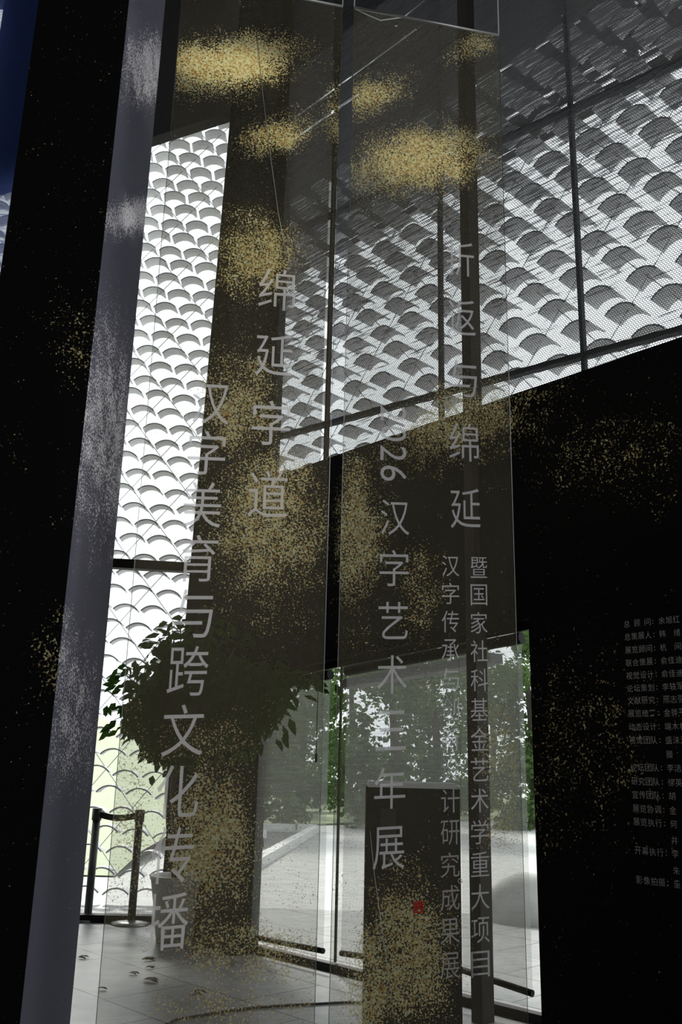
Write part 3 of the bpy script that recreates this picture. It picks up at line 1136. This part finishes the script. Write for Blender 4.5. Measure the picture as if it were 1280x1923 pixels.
bB = banner('right sheer flecked banner with a title, small columns and a red seal', (665, 14), (936, 66), (617, 1923), (991, 1923), MT['veil_right'], [[(694, 1560), (702, 1640), (716, 1740), (730, 1840), (742, 1930)]])
column(bB, '折返与绵延', ((863, 487), (873, 955)), .140, .175)
column(bB, '汉字艺术三年展', ((741, 972), (729, 1592)), .128, .15)
p, q_ = BN.sz(738, 778), BN.sz(738, 890)
for i, ch in enumerate('2026'):
    m = MB()
    t = i / 3
    put_glyph(m, ch, BN, p[0] + (q_[0] - p[0]) * t, p[1] + (q_[1] - p[1]) * t, .115, .068, -.004, rot=1)
    m.build('digit', MT['ink'], bB)
column(bB, '汉字传承与创新设计研究成果展', ((845, 1063), (844, 1813)), .078, .088)
column(bB, '暨国家社科基金艺术学重大项目', ((898, 1066), (901, 1810)), .076, .088)
m = MB()
cs, cz = BN.sz(863, 1654)
m.tube([BN.at(cs + .008 * math.cos(t * math.pi / 8), cz + .008 * math.sin(t * math.pi / 8), -.004) for t in range(17)], .0014, 5)
m.build('full_stop', MT['ink'], bB)
m = MB()
ss, sz_ = BN.sz(785, 1703)
for ddx, ddz, ww, hh in ((-.016, 0, .004, .04), (.016, 0, .004, .04), (0, .018, .036, .004), (0, -.018, .036, .004), (-.006, 0, .004, .028), (.006, .004, .004, .024),
                         (0, .008, .026, .004), (0, -.004, .026, .004)):
    m.prism(BN, [(ss + ddx - ww / 2, sz_ + ddz - hh / 2), (ss + ddx + ww / 2, sz_ + ddz - hh / 2), (ss + ddx + ww / 2, sz_ + ddz + hh / 2), (ss + ddx - ww / 2, sz_ + ddz + hh / 2)], -.005, -.003)
m.build('seal', MT['seal'], bB, label='small red square seal')

# ------------------------------------------------------------------ credits on the dark wall
rows = [('总 顾 问：余旭红', 1172), ('总策展人：韩　绪', 1196), ('展览顾问：杭　间', 1221), ('联合策展：俞佳迪', 1245), ('视觉设计：俞佳迪', 1269),
        ('论坛策划：李轶军', 1293), ('文献研究：邢志强', 1316), ('展览统筹：金骅平', 1340), ('动态设计：端木林', 1365), ('视觉团队：盛沫江', 1390),
        ('　　　　　滕', 1416), ('论坛团队：李洁', 1441), ('研究团队：徐英', 1467), ('宣传团队：胡　可', 1492), ('展览协调：金　晓', 1518), ('展览执行：何', 1543),
        ('　　　　　井', 1573), ('开幕执行：李', 1597), ('　　　　　朱', 1628), ('影像拍摄：童', 1652)]
cr_root = thing('credits_lettering', F.hit(1240, 1420), 'block of small grey credit lines on the dark wall at the right edge', 'lettering')
for txt, py in rows:
    m = MB()
    px = 1177 + (py - 1172) * .049
    s, z = F.sz(px, py)
    cw = .0385
    i = 0
    if txt.startswith('总 顾'):
        seq = [('总', 0), ('顾', 1.5), ('问', 3), ('：', 3.75)] + [(c, 5 + k) for k, c in enumerate(txt[6:])]
    else:
        seq = []
        x = 0
        for c in txt:
            if c == '：':
                seq.append((c, x - .2))
            elif c != '　':
                seq.append((c, x))
            x += 1
        if '：' not in txt:
            seq = [(c, 5) for c in txt.strip('　')]
    for c, k in seq:
        ww, hh = (.006, .02) if c == '：' else (.033, .036)
        put_glyph(m, ':' if c == '：' else c, F, s + k * cw, z - (.0 if c != '：' else .002), ww, hh, -.003, thin=-.008)
    m.build('text_line', MT['ink_small'], cr_root)

# ------------------------------------------------------------------ plinth
pA, pB_ = at_depth(687, 1478, 4.3), at_depth(832, 1484, 4.9)
ux = Vector((1, -.025, 0)).normalized()
uy = Vector((-ux.y, ux.x, 0))
wid = .425
hp = pA.z
c = Vector((pA.x, pA.y, 0)) + ux * wid / 2 + uy * .16
root = thing('plinth', c, 'dark flecked display plinth with a white top, behind the right banner', 'plinth')
MB().box(c + Vector((0, 0, hp / 2)), ux, uy, (0, 0, 1), wid / 2, .16, hp / 2).build('body', MT['plinth'], root)
tp = MB().box(c + Vector((0, 0, hp + .012)), ux, uy, (0, 0, 1), wid / 2 - .01, .158, .012)
tp.build('top', MT['plinth_top'], root, label='white plinth top')
pc = at_depth(728, 1558, 4.28)
MB().box(c + Vector((0, 0, hp - .20)) - ux * .11 - uy * .163, ux, uy, (0, 0, 1), .034, .004, .11).build('plate', MT['plate'], root, label='dark grey plate')

# ------------------------------------------------------------------ barrier posts
def stanchion(px, base_py, top_py, label):
    b = ground(px, base_py)
    t = at_depth(px, top_py, b.y)
    hgt = t.z
    root = thing('barrier_post', b, label, 'barrier post', 'belt barrier posts')
    MB().lathe(b, [(0.0, 0), (.165, 0), (.17, .006), (.165, .018), (.10, .028), (.04, .032), (0.0, .033)], 36).build('base', MT['base'], root, label='shiny round steel base')
    MB().lathe(b, [(.0, .03), (.033, .03), (.033, hgt - .09), (.0, hgt - .09)], 20).build('pole', MT['post'], root)
    MB().lathe(b, [(0, hgt - .1), (.042, hgt - .1), (.042, hgt - .006), (.036, hgt), (0, hgt)], 20).build('belt_head', MT['post'], root)
    return root, b, hgt
r1, b1_, h1 = stanchion(164, 1727, 1517, 'left black barrier post, nearer the grey pillar, its belt drawn out')
r2, b2_, h2 = stanchion(246, 1735, 1520, 'right black barrier post, nearer the planter, holding the belt end')
m = MB()
d = (b2_ - b1_).normalized()
nn = Vector((-d.y, d.x, 0))
A_ = b1_ + d * .04 + Vector((0, 0, h1 - .055))
B_ = b2_ - d * .05 + Vector((0, 0, h2 - .055))
pts = [A_.lerp(B_, k / 8) - Vector((0, 0, .02 * math.sin(math.pi * k / 8))) for k in range(9)]
for k in range(8):
    up = Vector((0, 0, .026))
    m.hexa([pts[k] - up - nn * .002, pts[k + 1] - up - nn * .002, pts[k + 1] + up - nn * .002, pts[k] + up - nn * .002],
           [pts[k] - up + nn * .002, pts[k + 1] - up + nn * .002, pts[k + 1] + up + nn * .002, pts[k] + up + nn * .002])
m.build('belt', MT['belt'], r1)

# ------------------------------------------------------------------ potted tree
pb = ground(331, 1768)
root = thing('potted_tree', pb, 'indoor tree with drooping dark leaves in a pale tapered planter, behind the left banner', 'plant')
rt = at_depth(331, 1643, pb.y).z
r0 = 36 / 1766 * pb.y
r1_ = 53 / 1766 * pb.y
MB().lathe(pb, [(0, 0), (r0, 0), (r0 + (r1_ - r0) * .5, rt * .5), (r1_, rt - .03), (r1_ + .008, rt - .025), (r1_ + .008, rt), (r1_ - .02, rt), (r1_ - .025, rt - .05), (0, rt - .05)], 36).build('planter', MT['pot'], root)
MB().lathe(pb, [(r1_ - .03, rt - .045), (.08, rt - .03), (0, rt - .03)], 24).build('soil', MT['soil'], root)
Y = pb.y
def W_(px, py, dy=0):                            # keep the crown on the room side of the wall
    return at_depth(px, py, min(Y + dy, F.hit(px, 1500).y - .22 + min(dy, 0)))
crown = W_(322, 1430)
tr = MB()
tr.tube([pb + Vector((-.03, 0, rt - .06)), W_(318, 1560), W_(315, 1480, .02), crown, W_(335, 1340)], [.03, .027, .025, .024, .018], 10)
tr.tube([pb + Vector((.03, .02, rt - .06)), W_(328, 1560, .05), W_(326, 1470, .05), W_(345, 1380, .05), W_(400, 1310, .05)], [.02, .018, .017, .016, .01], 8)
tr.build('trunk', MT['bark'], root)
tips = [(338, 1158), (322, 1175), (298, 1196), (285, 1215), (262, 1238), (240, 1252), (226, 1262), (232, 1290), (218, 1330), (214, 1352), (236, 1372), (352, 1180), (372, 1160),
        (400, 1180), (430, 1170), (460, 1190), (500, 1240), (540, 1262), (575, 1272), (602, 1278), (555, 1305), (535, 1345), (520, 1372), (495, 1385), (480, 1398), (462, 1400),
        (440, 1395), (300, 1420), (280, 1400), (310, 1440), (350, 1430), (400, 1420), (505, 1330), (270, 1300), (250, 1330), (580, 1262), (530, 1280), (476, 1360)]
br = MB()
lf = MB()
rn = random.Random(5)
hub = W_(340, 1330)
def leafy(p0, p1, p2, n, sc=1.0, spread=.05):
    for i in range(n):
        t = .25 + .78 * i / max(1, n - 1)
        p = p0 * (1 - t) ** 2 + p1 * 2 * t * (1 - t) + p2 * t * t
        p = p + Vector((rn.gauss(0, spread), rn.gauss(0, spread), rn.gauss(0, spread * .7)))
        d = (p2 - p0).normalized() * .55 + Vector((rn.gauss(0, .55), rn.gauss(0, .5), rn.gauss(-.75, .3)))
        lf.leaf(p, d, Vector((rn.gauss(0, 1), -1 + rn.gauss(0, .6), rn.gauss(.4, .5))), rn.uniform(.085, .135) * sc, rn.uniform(.042, .062) * sc)
for (px, py) in tips:
    e = W_(px, py, rn.uniform(-.25, .3))
    h0 = hub.lerp(W_(420, 1300), max(0, min(1, (px - 340) / 160)))
    mid = (h0 + e) / 2 + Vector((0, 0, .10 + .05 * rn.random()))
    br.tube([h0, h0 * .25 + mid * .5 + e * .25, e], [.010, .007, .003], 6)
    leafy(h0, mid, e, 22)
for (cx, cy, rx_, ry_, n) in ((335, 1320, 85, 70, 900), (300, 1350, 65, 50, 300), (400, 1300, 80, 85, 800), (450, 1330, 60, 60, 420), (340, 1240, 45, 40, 160), (330, 1400, 60, 28, 160), (500, 1300, 45, 40, 160)):
    for i in range(n):
        a = rn.uniform(0, 2 * math.pi)
        r = rn.random() ** .5
        p = W_(cx + rx_ * r * math.cos(a), cy + ry_ * r * math.sin(a), rn.uniform(-.32, .36))
        d = Vector((rn.gauss(0, .6), rn.gauss(0, .5), rn.gauss(-.7, .4)))
        lf.leaf(p, d, Vector((rn.gauss(0, 1), -1 + rn.gauss(0, .6), rn.gauss(.4, .5))), rn.uniform(.085, .135), rn.uniform(.042, .062))
br.build('branches', MT['bark'], root)
lf.build('foliage', MT['leaf_in'], root)

# ------------------------------------------------------------------ fallen leaves, floor cable, ceiling cord
fl = [(265, 1801, .11, 'pale curled fallen leaf on the floor in front of the planter'),
      (241, 1826, .08, 'small dark fallen leaf left of the curled pair on the floor'),
      (268, 1839, .12, 'largest fallen leaf lying flat below the curled one'),
      (182, 1855, .07, 'fallen leaf nearest the grey pillar base'),
      (146, 1797, .08, 'greenish fallen leaf against the pillar edge, highest at left'),
      (358, 1862, .10, 'fallen leaf lying farthest right on the dark floor'),
      (273, 1815, .07, 'thin fallen leaf between the curled and the largest leaf'),
      (425, 1811, .07, 'small fallen leaf near the foot of the glazing')]
for i, (px, py, L, lb) in enumerate(fl):
    m = MB()
    rn = random.Random(70 + i)
    p = ground(px, py, .012)
    m.leaf(p, Vector((1, rn.uniform(-.6, .6), .05)), Vector((rn.uniform(-.2, .2), 0, 1)), L, L * .5)
    m.leaf(p - Vector((0, 0, .002)), Vector((1, rn.uniform(-.6, .6), .03)), Vector((0, rn.uniform(-.2, .2), 1)), L * .9, L * .35)
    o = m.build('fallen_leaf', MT['leaf_dry'])
    tag(o, lb, 'leaf', 'fallen leaves on the floor')
m = MB()
cp = [ground(px, py, .008) for px, py in ((290, 1935), (330, 1915), (400, 1903), (470, 1893), (540, 1888), (600, 1885), (655, 1882), (700, 1884))]
m.tube(cp, .007, 8)
tag(m.build('floor_cable', MT['cable_black']), 'thin black cable curving across the floor at the bottom of the view', 'cable')
m = MB()
cp = [BN.hit(668, 14) + Vector((0, .02, .01)), BN.hit(690, 19) + Vector((0, .05, .02)), BN.hit(715, 14) + Vector((0, .08, 0)), BN.hit(760, 2) + Vector((0, .1, .0)), BN.hit(800, -30) + Vector((0, .1, 0))]
m.tube(cp, .003, 6)
tag(m.build('ceiling_cord', MT['wire']), 'thin pale cord sagging above the right banner top', 'cord')

# ------------------------------------------------------------------ unseen spot lamps added for dappled pools of light
def spot(target, src, ang, energy, col=(1, .90, .60), sx=1.0, sy=1.0, roll=0.0, blend=1.0):
    l = bpy.data.lights.new('dapple_spot', 'SPOT')
    l.energy = energy
    l.spot_size = math.radians(ang)
    l.spot_blend = blend
    l.color = col
    l.shadow_soft_size = .02
    o = bpy.data.objects.new('dapple_spot', l)
    o.location = src
    q = (Vector(target) - Vector(src)).to_track_quat('-Z', 'Y')
    q = q @ Matrix.Rotation(roll, 3, 'Z').to_quaternion()
    o.rotation_euler = q.to_euler()
    o.scale = (sx, sy, 1)
    C.objects.link(o)
RL = math.radians
src = (.9, -1.2, 3.9)
for (px, py, ang, en, sx, sy, rl) in (
        (430, 125, 8, 520, 1, .42, 8), (525, 255, 5.5, 380, 1, .4, 18), (700, 180, 5.0, 300, 1, .4, 28), (800, 300, 9, 430, 1, .5, 8),
        (480, 480, 8, 260, 1, .8, 10)):
    spot(BN.hit(px, py), src, ang, en, sx=sx, sy=sy, roll=RL(rl))
for (px, py, ang, en) in ((1120, 850, 13, 160), (1080, 1420, 15, 80)):
    spot(F.hit(px, py), (2.6, -1.5, 3.6), ang, en)
for (px, py, ang, en, sx, sy, rl) in ((290, 130, 7, 300, 1, .8, 0), (255, 405, 5, 300, 1, .5, 0), (190, 900, 24, 220, .5, 1, 0)):
    spot(at_depth(px, py, 3.65), (3.6, 1.6, 3.0), ang, en, col=(1, .96, .93), sx=sx, sy=sy, roll=RL(rl))

for o in bpy.data.objects:
    if '_w' in o:
        del o['_w']
